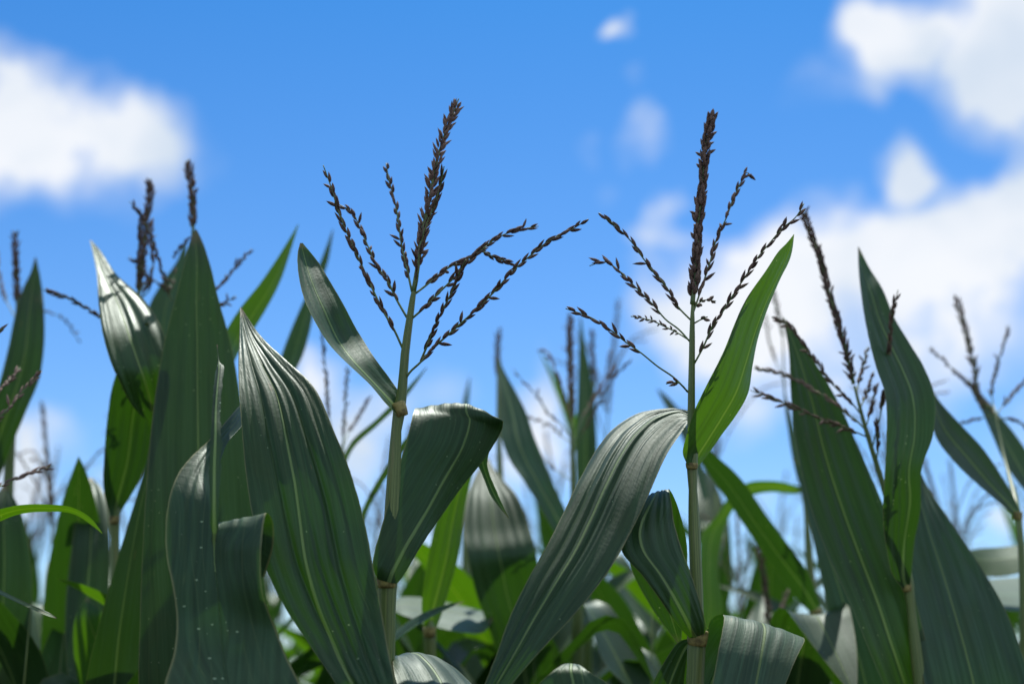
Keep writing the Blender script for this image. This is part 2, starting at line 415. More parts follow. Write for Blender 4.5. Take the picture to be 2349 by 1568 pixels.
# ------------------------------------------------------------------ plants surveyed one by one
class Plant:
    def __init__(s, x, y, Y, label, group=None):
        p = at(x, y, Y)
        s.base = Vector((p.x, p.y, 0.0)); s.Y = Y
        s.root = bpy.data.objects.new('corn_plant', None); COL.objects.link(s.root)
        s.root.location = s.base; s.root.empty_display_size = 0.1
        s.root['label'] = label; s.root['category'] = 'corn plant'
        if group: s.root['group'] = group
        s.k = 0
    def stalk(s, pts, extra_ground=True):
        """pts: (x, y, radius in survey units [,Y]) from the top down; carried on to the ground"""
        P, rr = [], []
        for q in pts:
            Y = q[3] if len(q) > 3 else s.Y
            P.append(at(q[0], q[1], Y)); rr.append(q[2]*PXM*Y*1.0)
        last = P[-1]
        for f in (0.35, 0.7, 1.0):
            P.append(Vector((last.x + (s.base.x-last.x)*f, last.y + (s.base.y-last.y)*f, last.z*(1-f)))); rr.append(max(rr[-1], 0.011))
        sm = spline([tuple(p)+(r,) for p, r in zip(P, rr)], 110)
        bm = bmesh.new()
        tube(bm, [Vector(p[:3]) for p in sm], [max(p[3], .0006) for p in sm], 14, ridge=0.02)
        return link_mesh('stalk', bm, [M_STALK], s.root, s.base)
    def collar(s, x, y, w, h, Y=None, lean=0.0):
        Y = Y or s.Y; sc = PXM*Y
        c = at(x, y, Y); ax = (Vector((lean, -0.1, 1))).normalized()
        bm = bmesh.new()
        fs = (-.5, -.3, -.05, .2, .42, .5); rs = (.84, .92, .97, 1.0, 1.0, .93)
        tube(bm, [c + ax*(h*sc*f) for f in fs], [w*sc*0.5*r for r in rs], 14)
        return link_mesh('leaf_collar', bm, [M_COLLAR], s.root, s.base)
    def leaf(s, st, mat=None, label=None, **kw):
        s.k += 1
        kw.setdefault('seed', s.k*1.37 + s.base.x*3)
        bm = bmesh.new(); survey_leaf(bm, st, **kw)
        o = link_mesh('leaf', bm, [mat or M_LEAF], s.root, s.base)
        if label: o['label'] = label
        return o
    def tassel(s, main, branches, seed=1, main_kw=None, kw=None, conv=None, husk_mat=None, Y=None):
        """main / branches: survey polylines, each branch (points, lean in metres, options)"""
        rnd = random.Random(seed)
        cv = conv or (lambda p: p)
        def line(pts, dy):
            n = len(pts); out = []
            for i, q in enumerate(pts):
                x, y = cv(q)
                out.append(at(x, y, (Y or s.Y) + dy*i/(n-1)))
            return out
        mk = dict(start=0.3, ln=0.0105, wd=0.0036, gap=0.30, rows=5, tilt=0.36, r0=0.0024, r1=0.0006, tint=(.05, .6), loose=0.12); mk.update(main_kw or {})
        bm = bmesh.new(); spike(bm, line(main, mk.pop('dy', 0.0)), rnd, **mk)
        t0 = link_mesh('tassel', bm, [M_RACHIS, husk_mat or M_HUSK], s.root, s.base)
        for b in branches:
            bk = dict(kw or {}); bk.update(b[2] if len(b) > 2 else {})
            bm = bmesh.new(); spike(bm, line(b[0], b[1]), rnd, **bk)
            hm = bk.get('hm')
            link_mesh('tassel_branch', bm, [M_RACHIS, husk_mat or M_HUSK], t0, s.base)
        return t0

# ---- A: the left sharp plant
A = Plant(880, 1568, 1.28, 'sharp corn plant left of centre, dark open tassel above a leaf folded like a flap', 'corn plants in sharp focus')
A.stalk([(955,640,3),(949,669,6),(940,729,8.5),(928,819,10.5),(922,900,12),(917,935,15),(912,960,12.5),(906,1040,14.5),(900,1150,17),(893,1270,19.5),(889,1325,24),(888,1345,22),(886,1450,20.5),(884,1568,20),(882,1700,21)])
A.collar(918,938,33,34,1.277,-0.35)
A.collar(887,1332,47,30,1.277,0.0)
A.leaf([(688,557,1.315,694,557,1.316),(682,580,1.305,718,588,1.32),(688,650,1.28,754,640,1.31),(710,715,1.262,792,700,1.30),(750,785,1.25,826,765,1.305),(800,834,1.24,862,828,1.29),(850,883,1.25,895,875,1.29),(886,927,1.262,917,908,1.285),(910,950,1.272,923,938,1.28)],
       cup=-0.10, ribs=(4, .0004), wave=.06, n=80)
A.leaf([(1165,1187,1.37,1167,1187,1.37),(1128,1140,1.375,1142,1132,1.375),(1100,1075,1.38,1118,1065,1.38),(1060,1010,1.38,1132,1010,1.375),(990,955,1.365,1150,985,1.355),(957,934,1.338,1154,968,1.328),(949,945,1.312,1148,992,1.345),(939,985,1.295,1115,1045,1.345),(919,1050,1.285,1055,1120,1.333),(896,1130,1.275,1003,1195,1.315),(874,1210,1.268,962,1258,1.29),(858,1270,1.262,938,1300,1.28),(855,1302,1.262,922,1325,1.275),(866,1328,1.268,910,1338,1.272)],
       mid=[(0,.5),(.4,.55),(.5,.6),(.65,.65),(.85,.68),(1,.6)], cup=.13, ribs=(6, .0007), wave=.03, n=110, label='wide leaf folded over at the top')
A.leaf([(551,704,1.350,553,704,1.350),(549,760,1.315,592,762,1.34),(547,830,1.275,656,827,1.305),(549,900,1.245,723,893,1.28),(556,1000,1.225,771,1000,1.25),(566,1100,1.215,809,1100,1.23),(580,1190,1.21,837,1200,1.22),(604,1290,1.205,856,1300,1.205),(652,1390,1.20,873,1390,1.20),(712,1480,1.195,889,1480,1.19),(770,1568,1.18,907,1568,1.17),(830,1700,1.20,915,1690,1.19),(870,1850,1.24,905,1840,1.23)],
       mid=[(0,.5),(.25,.5),(.45,.45),(.6,.38),(.72,.3),(.85,.2),(1,.3)], cup=-.05, ribs=(7, .0008), wave=.05, n=130, M=72, creases=((.30,.0035,.022),(.70,.0045,.025),(.52,.003,.018),(.86,.002,.02)), label='long broad leaf with a white shining tip')
A.leaf([(1060,1800,1.12,1080,1790,1.12),(940,1660,1.18,1112,1620,1.24),(912,1568,1.22,1084,1568,1.30),(903,1530,1.25,1035,1523,1.33),(899,1508,1.29,985,1504,1.35),(891,1522,1.31,908,1505,1.335)], cup=.06, ribs=(4,.001), n=50)
cvA = lambda q: (688.2 + q[0]*.4756, 200.7 + q[1]*.4756)
A.tassel([(548,985),(565,880),(590,700),(625,540),(650,400),(690,250),(740,120),(765,55)], [
  ([(498,1265),(455,1170),(400,1075),(340,950),(290,840),(235,720),(205,650),(180,580),(150,480),(112,375)], -.03),
  ([(515,1108),(470,1030),(415,920),(370,860),(330,770),(290,680),(250,600),(190,565)], .04),
  ([(540,985),(515,870),(490,760),(475,650),(455,540),(430,450),(415,365)], .05, {'loose': .2}),
  ([(552,990),(565,930),(575,800),(600,690),(650,560),(680,460),(695,380)], -.05, {'tint': (0, .2)}),
  ([(558,992),(600,960),(660,910),(730,860),(800,830),(880,775),(960,720),(1040,690),(1150,668)], .05),
  ([(868,785),(900,800),(940,820),(1000,840),(1040,855)], .05, {'start': .05}),
  ([(538,1115),(590,1070),(650,1010),(720,940),(780,880),(840,810),(900,765)], -.02),
  ([(582,1318),(615,1240),(660,1130),(710,1030),(750,950),(775,880),(800,830)], -.06, {'tint': (0, .12), 'wd': .0036, 'gap': .4}),
  ([(504,1412),(530,1372),(575,1330),(650,1250),(750,1160),(850,1070),(950,970),(1020,890),(1100,820),(1200,740),(1300,690),(1390,635)], -.05)],
  seed=3, conv=cvA, main_kw={'start': .12, 'tint': (.2, .95), 'tilt': .42}, kw={'tint': (0, .38), 'start': .1})

# ---- R: the right sharp plant
Rp = Plant(1593, 1568, 1.30, 'sharp corn plant with bright green flag leaf standing right beside its upright brown tassel', 'corn plants in sharp focus')
Rp.stalk([(1589,690,3),(1588,740,6),(1587,830,7.5),(1586,900,8.5),(1586,985,10),(1587,1060,15),(1588,1085,11.5),(1592,1200,13.5),(1597,1330,14.5),(1600,1440,17),(1598,1460,22),(1597,1500,20),(1594,1568,20),(1592,1700,21)])
Rp.collar(1587,1068,29,14,1.297,.05)
Rp.collar(1600,1462,48,34,1.297,.1)
Rp.leaf([(1821,537,1.29,1822,537,1.29),(1806,555,1.288,1819,562,1.30),(1786,575,1.282,1812,592,1.315),(1755,625,1.275,1789,640,1.325),(1717,682,1.27,1764,700,1.335),(1684,745,1.265,1737,780,1.345),(1655,810,1.262,1724,840,1.35),(1621,882,1.262,1713,900,1.352),(1591,948,1.268,1686,950,1.345),(1573,1000,1.275,1655,995,1.335),(1565,1040,1.285,1625,1040,1.32),(1576,1066,1.292,1602,1068,1.305)],
        mat=M_YOUNG, cup=.09, ribs=(5,.0008), wave=.04, n=90, label='bright green upright flag leaf lit through')
Rp.leaf([(1070,1680,1.17,1078,1695,1.17),(1112,1568,1.185,1175,1568,1.185),(1138,1501,1.195,1240,1492,1.19),(1170,1411,1.21,1310,1417,1.20),(1210,1330,1.225,1362,1356,1.21),(1255,1253,1.245,1410,1290,1.222),(1289,1185,1.265,1445,1226,1.235),(1332,1090,1.295,1481,1151,1.25),(1369,1023,1.325,1506,1096,1.265),(1422,967,1.36,1536,1036,1.285),(1470,941,1.375,1560,1000,1.30),(1536,934,1.365,1582,970,1.315),(1588,942,1.335,1600,990,1.32)],
        mid=[(0,.45),(.5,.42),(1,.45)], cup=.05, ribs=(6, .0008), wave=.05, n=120, M=72, creases=((.34,.003,.02),(.5,.0035,.02),(.62,.002,.02),(.2,.002,.02)), label='long leaf arching over to the lower left')
Rp.leaf([(1556,1478,1.42,1562,1478,1.42),(1490,1385,1.41,1570,1380,1.40),(1448,1300,1.40,1577,1300,1.385),(1440,1220,1.385,1574,1235,1.37),(1455,1160,1.362,1556,1165,1.352),(1480,1138,1.322,1535,1121,1.325),(1450,1165,1.292,1541,1155,1.298),(1426,1225,1.264,1550,1210,1.278),(1428,1265,1.256,1566,1262,1.27),(1473,1318,1.254,1590,1325,1.268),(1518,1380,1.258,1611,1393,1.272),(1552,1430,1.268,1621,1438,1.28),(1580,1462,1.288,1614,1458,1.29)],
        mid=[(0,.5),(.55,.5),(.7,.3),(1,.4)], cup=.05, ribs=(5,.0012), wave=.02, n=110, label='dark leaf doubled back on itself')
Rp.leaf([(1620,1900,1.20,1640,1900,1.20),(1600,1750,1.22,1740,1750,1.22),(1634,1568,1.25,1802,1568,1.25),(1648,1490,1.262,1826,1510,1.265),(1661,1417,1.29,1846,1466,1.292),(1652,1408,1.318,1832,1460,1.325),(1628,1425,1.345,1780,1475,1.36),(1610,1500,1.35,1700,1540,1.36),(1598,1600,1.34,1640,1620,1.34)],
        mat=M_MATT, mid=[(0,.6),(.35,.62),(.6,.48),(1,.5)], cup=.03, ribs=(4,.0006), n=90, label='pale matt leaf folded down over its own base')
Rp.leaf([(1440,1800,1.44,1470,1800,1.42),(1470,1660,1.42,1560,1670,1.39),(1496,1568,1.40,1585,1568,1.37),(1527,1512,1.38,1592,1520,1.355),(1556,1472,1.355,1600,1485,1.335),(1585,1462,1.325,1608,1468,1.315)], cup=.08, ribs=(4,.001), n=50, M=20)
cvR = lambda q: (1261.7 + q[0]*.4754, 229.4 + q[1]*.4754)
Rp.tassel([(687,985),(690,950),(705,800),(715,600),(735,400),(755,200),(780,90),(790,50)], [
  ([(668,1410),(600,1340),(520,1285),(440,1220),(370,1170),(300,1115),(200,1050),(75,1005)], -.03, {'start': .42, 'tint': (.1,.6)}),
  ([(661,1405),(640,1378),(615,1362),(560,1368)], -.03, {'start': .55, 'gap': .25, 'loose': .5}),
  ([(675,1165),(620,1105),(560,1060),(500,990),(450,940),(380,870),(330,820),(260,780),(190,800)], .03, {'start': .3, 'loose': .2}),
  ([(660,1150),(620,1125),(560,1095),(480,1060),(390,1043)], .04, {'start': .2, 'ln': .006, 'wd': .0024, 'loose': .45, 'tint': (.3,.8)}),
  ([(678,1060),(620,1000),(560,900),(500,830),(440,750),(390,680),(330,620),(270,570),(235,545)], -.02, {'start': .1, 'loose': .22}),
  ([(688,1035),(710,970),(740,880),(770,790),(800,680),(850,570),(880,490),(920,400),(950,350),(985,375)], .03, {'start': .12, 'loose': .3}),
  ([(697,1270),(740,1190),(790,1080),(840,1010),(890,930),(950,840),(1010,750),(1060,690),(1120,620),(1190,560),(1225,500)], -.03, {'start': .06, 'loose': .3}),
  ([(690,1000),(705,990),(740,965),(800,970)], .02, {'start': .1, 'loose': .5, 'ln': .0065}),
  ([(690,1080),(725,1060),(760,1045)], -.02, {'start': .55, 'ln': .007})],
  seed=5, conv=cvR, main_kw={'start': .04, 'wd': .0044, 'tint': (.05, .55), 'tilt': .24, 'gap': .26}, kw={'tint': (.05, .45), 'gap': .46, 'r0': .0009})

# ---- B: torn leaf in front at the left
B = Plant(600, 1900, 1.19, 'corn plant whose white-spotted leaf is torn, one half hanging over as a flap')
B.stalk([(600,1960,22),(600,2100,23)])
bm = bmesh.new(); sd = 2.6
survey_leaf(bm, [(575,903,1.33,577,905,1.33),(538,942,1.29,556,972,1.30),(480,1008,1.25,522,1015,1.265),(440,1045,1.225,508,1050,1.24),(413,1078,1.21,501,1085,1.222),(386,1150,1.192,497,1150,1.19),(379,1238,1.185,491,1238,1.177),
            (383,1285,1.181,492,1285,1.174),(395,1340,1.176,498,1340,1.172),(405,1430,1.172,505,1430,1.17),(400,1490,1.160,510,1490,1.163),(378,1568,1.132,520,1568,1.145),(370,1680,1.11,540,1680,1.13),(420,1850,1.175,580,1850,1.19),(580,1990,1.195,600,1990,1.195)],
            mid=[(0,.985),(1,.985)], ur=(0,.495), ribs=(3,.0006), n=110, M=26, seed=sd, vmax=.97)
survey_leaf(bm, [(497,790,1.235,499,790,1.235),(499,830,1.225,505,832,1.225),(495,850,1.217,513,838,1.222),(491,880,1.205,511,876,1.208),(487,945,1.187,505,945,1.19),(483,1003,1.174,508,1003,1.178),(480,1076,1.166,506,1076,1.171),(482,1148,1.162,502,1148,1.168),(484,1205,1.166,501,1205,1.17),(487,1245,1.1735,503,1245,1.1735),(492,1310,1.1725,499,1310,1.1725)],
            mid=[(0,.5),(.5,.5),(1,.5)], ur=(.44,.58), n=70, M=8, seed=sd, cup=.1, serr=.0012)
survey_leaf(bm, [(560,1335,1.196,606,1322,1.196),(522,1260,1.192,627,1245,1.188),(510,1208,1.189,625,1192,1.184),(504,1197,1.182,614,1177,1.175),(498,1216,1.169,606,1198,1.159),(493,1250,1.170,601,1240,1.150),
            (493,1290,1.172,599,1285,1.150),(498,1345,1.172,602,1350,1.153),(505,1430,1.17,632,1440,1.165),(510,1490,1.163,655,1500,1.163),(520,1568,1.145,688,1568,1.155),(540,1680,1.13,730,1680,1.16),(580,1850,1.19,720,1850,1.205),(600,1990,1.195,620,1990,1.20)],
            mid=[(0,.015),(1,.015)], ur=(.505,1), ribs=(3,.0006), n=120, M=26, seed=sd, serr=.0005, vmax=.9)
o = link_mesh('leaf', bm, [M_SPOT], B.root, B.base); o['label'] = 'spotted torn leaf'

# ---- C: tall dark leaf behind at left
C = Plant(500, 1568, 1.60, 'corn plant with tall dark pointed leaf right under one thin brown spike, at left')
C.stalk([(441,530,2.5,1.70),(441,600,4,1.70),(455,800,8,1.68),(480,1100,14,1.66),(500,1400,18,1.64),(505,1568,19,1.62)])
C.leaf([(449,526,1.60,451,526,1.60),(437,550,1.59,462,548,1.60),(424,600,1.58,480,600,1.59),(401,690,1.57,501,685,1.585),(376,790,1.56,529,785,1.58),(357,900,1.55,548,890,1.57),(345,1000,1.54,562,1000,1.56),(333,1150,1.52,580,1150,1.55),(325,1300,1.51,600,1300,1.54),(320,1450,1.50,625,1450,1.54),(318,1568,1.50,640,1568,1.54),(340,1750,1.52,640,1750,1.56),(470,2000,1.58,540,2000,1.60)],
       cup=-.06, ribs=(5,.0012), wave=.02, n=90, M=36)
C.leaf([(683,515,1.78,685,515,1.78),(650,570,1.77,669,568,1.785),(600,645,1.755,641,650,1.79),(545,715,1.74,592,740,1.79),(513,770,1.73,552,800,1.78),(488,850,1.70,530,850,1.76),(470,950,1.68,500,950,1.70)], mat=M_YOUNG, cup=.08, n=40, M=14)
C.tassel([(443,560),(443,520),(441,440),(436,400),(430,366)], [
  ([(443,600),(465,680),(500,658),(540,612),(576,572)], .06, {'start': .4}),
  ([(443,600),(470,700),(505,700),(540,678)], .03, {'start': .6}),
  ([(443,585),(448,540),(420,560),(395,590)], .08, {'start': .5})], seed=8, Y=1.70, main_kw={'dy': .0, 'start': .2}, kw={'r0': .0009})

# ---- D: pale shining leaf further left
D = Plant(265, 1568, 1.74, 'corn plant whose pale shining leaf leans left below a bundle of brown tassel spikes')
D.stalk([(330,600,2.5),(318,680,4),(300,850,7),(275,1050,10),(262,1185,13),(263,1215,11),(266,1400,14),(270,1568,16)])
D.collar(262,1192,24,18,1.735)
D.leaf([(206,551,1.74,209,551,1.74),(213,580,1.68,234,580,1.69),(221,625,1.63,266,627,1.66),(227,702,1.58,334,690,1.62),(241,785,1.54,377,770,1.58),(264,851,1.535,400,850,1.57),(302,928,1.575,398,930,1.60),(344,976,1.615,380,1000,1.625),(362,1060,1.67,378,1062,1.67)], mid=[(0,.4),(.4,.42),(1,.5)],
       cup=-.06, ribs=(4,.0016), wave=.05, n=70, M=32, label='pale shining leaf')
D.leaf([(335,740,1.58,340,740,1.58),(290,800,1.60,372,830,1.64),(262,870,1.62,368,900,1.66),(247,950,1.65,352,970,1.70),(238,1050,1.68,336,1060,1.73),(236,1110,1.70,312,1115,1.74),(245,1160,1.72,282,1165,1.745),(256,1192,1.73,268,1192,1.738)], cup=.06, ribs=(4,.001), n=50, M=20)
D.leaf([(346,1010,1.68,349,1010,1.68),(330,1080,1.67,350,1080,1.68),(300,1180,1.66,336,1200,1.68),(255,1330,1.65,328,1360,1.68),(222,1450,1.65,328,1460,1.68),(196,1568,1.66,330,1568,1.68),(200,1750,1.69,300,1750,1.70),(262,1900,1.72,278,1900,1.72)], n=50, M=18, cup=-.06)
D.leaf([(205,1095,1.98,212,1095,1.98),(184,1135,1.93,238,1130,1.95),(165,1250,1.88,252,1250,1.90),(150,1400,1.86,248,1400,1.88),(160,1568,1.84,240,1568,1.87),(240,1750,1.80,262,1750,1.80)], n=40, M=18, cup=-.06, ribs=(3,.001))
D.leaf([(196,1372,1.80,200,1371,1.80),(174,1410,1.80,236,1405,1.78),(168,1480,1.81,290,1480,1.79),(180,1568,1.82,300,1568,1.80),(250,1700,1.78,275,1700,1.77)], mat=M_YOUNG, n=40, M=14, cup=.06)
D.tassel([(318,680),(326,600),(337,500),(343,450),(344,410)], [
  ([(318,672),(317,600),(320,540),(324,480)], -.04, {'start': .05}),
  ([(395,692),(378,640),(362,590),(340,525),(318,488),(297,462)], -.08, {'start': .05}),
  ([(318,690),(345,660),(320,610),(296,588)], -.02, {'start': .3}),
  ([(318,700),(350,610),(346,540),(350,500)], .05),
  ([(300,800),(270,740),(232,725),(160,686),(98,664)], -.12, {'start': .35, 'gap': .4}),
  ([(312,690),(345,640),(385,660),(402,620)], .10, {'start': .3})], seed=11, main_kw={'start': .05}, kw={'r0': .0009, 'gap': .42})

C2 = Plant(400, 1568, 2.05, 'blurred corn plant, one grey-green leaf tip between the pale shining and tall dark leaves')
C2.stalk([(400,640,3),(400,900,10),(405,1300,14),(410,1568,15)])
C2.leaf([(424,552,2.0,427,552,2.0),(405,600,1.98,428,600,2.0),(370,650,1.96,426,660,2.0),(338,715,1.94,422,720,1.99),(340,800,1.94,415,800,1.99),(355,900,1.96,408,900,2.0),(380,1000,2.02,405,1000,2.03)], mat=M_MATT, n=40, M=14, cup=-.05)

# ---- G: far left
G = Plant(10, 1568, 1.95, 'blurred corn plant at left border, dark upright leaf beside one thin vertical spike')
G.stalk([(40,690,3),(36,800,7),(20,1100,12),(10,1400,15),(8,1568,16)])
G.leaf([(80,590,1.95,83,590,1.95),(70,625,1.94,91,626,1.95),(55,655,1.93,97,660,1.95),(35,719,1.91,102,705,1.94),(21,789,1.90,102,790,1.93),(4,858,1.89,92,865,1.93),(-20,940,1.89,66,930,1.92),(-40,1010,1.90,35,1003,1.92),(-60,1120,1.92,-10,1120,1.93)], cup=-.06, ribs=(4,.0015), n=50, M=20)
G.leaf([(10,1110,1.88,14,1110,1.88),(-25,1160,1.85,44,1165,1.87),(-50,1300,1.83,72,1300,1.86),(-60,1450,1.83,70,1450,1.86),(-55,1568,1.84,55,1568,1.87),(-5,1750,1.9,20,1750,1.9)], n=40, M=18, cup=-.06, ribs=(3,.001))
G.tassel([(40,700),(38,640),(36,580),(35,530)], [([(38,720),(70,715),(110,716),(150,735),(182,785)], .25, {'start': .35, 'gap': .8}), ([(36,730),(15,690),(0,640),(-10,560)], .2, {'start': .3})], seed=13, main_kw={'start': .05}, kw={'r0': .001})

# ---- plant just outside the left border, its leaf tips reach in
LB = Plant(-150, 1568, 1.42, 'corn plant mostly outside the left border, curved yellow-green leaf tip reaching in')
LB.stalk([(-150,900,6),(-150,1200,14),(-150,1568,19)])
LB.leaf([(234,1223,1.36,235,1222,1.36),(214,1207,1.366,213,1192,1.355),(173,1180,1.37,173,1166,1.352),(104,1173,1.378,104,1156,1.352),(36,1181,1.385,36,1159,1.357),(0,1195,1.39,0,1167,1.36),(-60,1215,1.37,-60,1178,1.40),(-150,1300,1.40,-150,1260,1.43)], mat=M_YOUNG, n=50, M=10)
LB.leaf([(131,1418,1.37,131,1416,1.37),(110,1412,1.37,112,1404,1.375),(60,1390,1.375,62,1382,1.38),(0,1362,1.38,2,1353,1.39),(-60,1330,1.40,-58,1318,1.41),(-150,1330,1.42,-145,1300,1.42)], mat=M_MATT, n=40, M=8)
LB.tassel([(-150,900),(-140,780),(-130,650),(-120,520)], [
  ([(-150,1060),(-60,1000),(0,955),(45,905),(96,852)], .10, {'start': .35}),
  ([(-150,1010),(-60,950),(0,893),(46,842)], .14, {'start': .35}),
  ([(-150,1190),(-60,1140),(0,1115),(60,1088),(123,1067)], .12, {'start': .5}),
  ([(-140,900),(-60,800),(-10,765),(8,752)], .0, {'start': .3})], seed=17, kw={'tint': (.2,.75)})

# ---- F: slim leaf and thin spikes left of the sharp plant
F = Plant(790, 1568, 2.0, 'blurred corn plant with slim dark leaf and thin spikes behind the left flag leaf')
F.stalk([(785,1020,4),(783,1200,9),(788,1400,13),(790,1568,14)])
F.leaf([(763,526,2.02,765,526,2.02),(735,600,2.0,753,598,2.01),(697,688,1.98,723,690,2.0),(668,755,1.97,713,750,2.0),(646,814,1.96,696,812,2.0),(630,880,1.95,670,870,1.99),(640,1000,1.97,660,1000,1.98),(770,1200,2.0,780,1200,2.0)], n=50, M=16, cup=.06)
F.leaf([(978,842,1.9,980,843,1.9),(922,902,1.9,930,912,1.9),(864,960,1.92,870,972,1.92),(806,1012,1.95,812,1026,1.95),(780,1060,1.98,790,1070,1.98)], n=30, M=6)
F.leaf([(955,978,1.75,957,980,1.75),(930,1005,1.75,938,1012,1.75),(888,1066,1.78,898,1076,1.78),(844,1140,1.85,854,1150,1.85),(810,1230,1.95,822,1235,1.95),(785,1330,2.0,795,1330,2.0)], n=30, M=6)
F.tassel([(787,1020),(790,960),(793,900),(798,838)], [
  ([(780,1030),(765,1000),(755,955),(748,860),(741,775),(738,700)], -.1, {'start': .25, 'gap': .45}),
  ([(787,1025),(800,990),(822,955),(850,908)], .1, {'start': .3})], seed=19, main_kw={'start': .1, 'rows': 2, 'gap': .5, 'tilt': .2, 'r0': .0012}, kw={'r0': .001, 'tilt': .15, 'loose': .0})

# ---- H: blurred plant in the middle with the rusty spike
Hh = Plant(1322, 1568, 2.05, 'blurred corn plant in the middle with rusty upright tassel and slanting leaf')
Hh.stalk([(1311,960,4),(1313,1050,5.5),(1318,1200,9),(1322,1300,12),(1325,1450,14),(1325,1568,15)])
Hh.leaf([(1140,815,2.12,1142,815,2.12),(1141,850,2.10,1158,853,2.11),(1145,890,2.08,1178,890,2.10),(1148,960,2.05,1208,950,2.08),(1152,1010,2.03,1226,1005,2.06),(1170,1056,2.02,1245,1050,2.05),(1203,1105,2.01,1263,1095,2.04),(1228,1146,2.01,1281,1135,2.04),(1268,1214,2.02,1303,1185,2.04),(1300,1270,2.04,1322,1250,2.05)], mat=M_MATT, cup=-.06, ribs=(4,.0015), n=50, M=22)
Hh.tassel([(1311,970),(1311,900),(1308,830),(1307,770),(1309,718)], [
  ([(1313,1010),(1290,975),(1255,945),(1230,905),(1205,880),(1176,843)], .05, {'start': .25, 'gap': .7}),
  ([(1311,985),(1302,940),(1285,880),(1270,840),(1256,808),(1236,802)], .1, {'start': .2}),
  ([(1314,1040),(1340,985),(1370,930),(1405,870),(1450,822)], -.05, {'start': .2, 'gap': .6}),
  ([(1314,1020),(1340,950),(1370,900),(1412,838)], .1, {'start': .3}),
  ([(1314,1020),(1290,1000),(1262,975),(1205,955)], .1, {'start': .3, 'gap': .8}),
  ([(1316,1105),(1290,1088),(1262,1065),(1238,1045)], .1, {'start': .5, 'gap': .8})], seed=23, main_kw={'start': .02, 'tint': (.5,1)}, kw={'r0': .001, 'tint': (.2,.8)}, husk_mat=M_HUSK_TAN)

K = Plant(1345, 1568, 2.45, 'blurred corn plant with slim upright dark leaf just right of the rusty tassel')
K.stalk([(1362,870,3),(1358,1000,7),(1350,1200,11),(1345,1568,13)])
K.leaf([(1330,728,2.42,1333,728,2.42),(1328,790,2.41,1343,795,2.42),(1326,854,2.40,1354,850,2.42),(1323,936,2.39,1364,930,2.42),(1320,1010,2.39,1369,1000,2.42),(1322,1100,2.40,1370,1090,2.43),(1335,1200,2.44,1362,1200,2.44)], n=40, M=14, cup=-.05)
K.tassel([(1362,880),(1360,830),(1358,790),(1359,755)], [([(1360,930),(1385,880),(1400,800)], .1, {'start': .2})], seed=29, main_kw={'start': .02, 'lod': 1}, kw={'lod': 1, 'r0': .001})

# ---- I: broad pale leaf, and J: bright leaf lit through
I = Plant(1180, 1700, 1.95, 'blurred corn plant in the middle, one broad leaf silvery on top and dark below')
I.stalk([(1142,862,3,2.3),(1144,1000,6,2.28),(1155,1250,11,2.2),(1165,1450,14,2.15),(1170,1568,15,2.1)])
I.leaf([(1112,1050,2.14,1120,1050,2.14),(1092,1086,2.10,1140,1084,2.11),(1070,1149,2.04,1188,1140,2.06),(1064,1212,2.0,1212,1200,2.03),(1074,1280,1.97,1230,1270,2.0),(1092,1358,1.99,1242,1340,2.03),(1128,1460,2.03,1262,1450,2.08),(1160,1568,2.08,1270,1568,2.12),(1185,1720,2.08,1230,1720,2.1)], cup=-.07, ribs=(5,.0009), n=60, M=30, mid=[(0,.5),(1,.45)])
I.tassel([(1142,862),(1141,830),(1142,790),(1144,752)], [], seed=31, Y=2.3, main_kw={'start': .02, 'lod': 1})
J = Plant(990, 1568, 1.80, 'blurred corn plant with bright green leaf lit through, just behind the flap-like folded leaf')
J.stalk([(985,1420,8),(985,1448,15),(988,1500,12),(990,1568,13)])
J.collar(985,1448,30,22,1.795)
J.leaf([(1110,960,1.70,1114,960,1.70),(1060,1020,1.715,1100,1030,1.75),(1020,1120,1.73,1075,1120,1.79),(1000,1190,1.74,1060,1200,1.81),(983,1266,1.75,1052,1270,1.82),(969,1356,1.77,1028,1356,1.82),(967,1400,1.785,1012,1410,1.81),(975,1442,1.795,999,1444,1.80)], mat=M_YOUNG, cup=.06, ribs=(4,.001), n=50, M=18, label='bright green leaf lit through')

# ---- S: bottom leaf arch
S = Plant(1320, 1900, 1.15, 'corn plant at the bottom border, only one glossy hump of leaf in view')
S.stalk([(1320,1720,18,1.34),(1320,1850,20,1.32)])
S.leaf([(1240,1950,1.17,1250,1950,1.17),(1218,1720,1.19,1415,1720,1.20),(1232,1572,1.20,1398,1570,1.205),(1266,1540,1.203,1352,1540,1.207),(1285,1526,1.212,1335,1527,1.216),(1295,1540,1.25,1330,1545,1.26),(1305,1640,1.29,1330,1650,1.30),(1312,1740,1.33,1328,1740,1.33)], cup=.06, ribs=(3,.001), n=60, M=24)

# ---- right hand side
U = Plant(2130, 1900, 1.66, 'corn plant at right with long dark slanting blade, pale midrib down its middle')
U.stalk([(2130,1800,17),(2130,1900,18)])
U.leaf([(1795,727,1.66,1797,727,1.66),(1807,788,1.65,1838,784,1.66),(1815,916,1.63,1920,918,1.65),(1828,1029,1.61,1969,1028,1.64),(1860,1164,1.60,2024,1156,1.63),(1902,1277,1.59,2066,1265,1.62),(1955,1391,1.58,2100,1380,1.61),(1993,1486,1.58,2125,1475,1.61),(2027,1566,1.59,2145,1560,1.62),(2080,1700,1.62,2165,1700,1.64),(2118,1830,1.65,2140,1830,1.66)], mid=[(0,.5),(.6,.46),(1,.42)],
       cup=-.06, ribs=(5,.0014), n=90, M=32)
V = Plant(2112, 1568, 1.60, 'corn plant at right with long left-leaning brown tassel and dark leaf beside it')
V.stalk([(1960,885,3),(1985,980,5),(2025,1110,6.5),(2062,1250,8),(2083,1340,14),(2086,1365,11),(2098,1470,13),(2110,1568,15)])
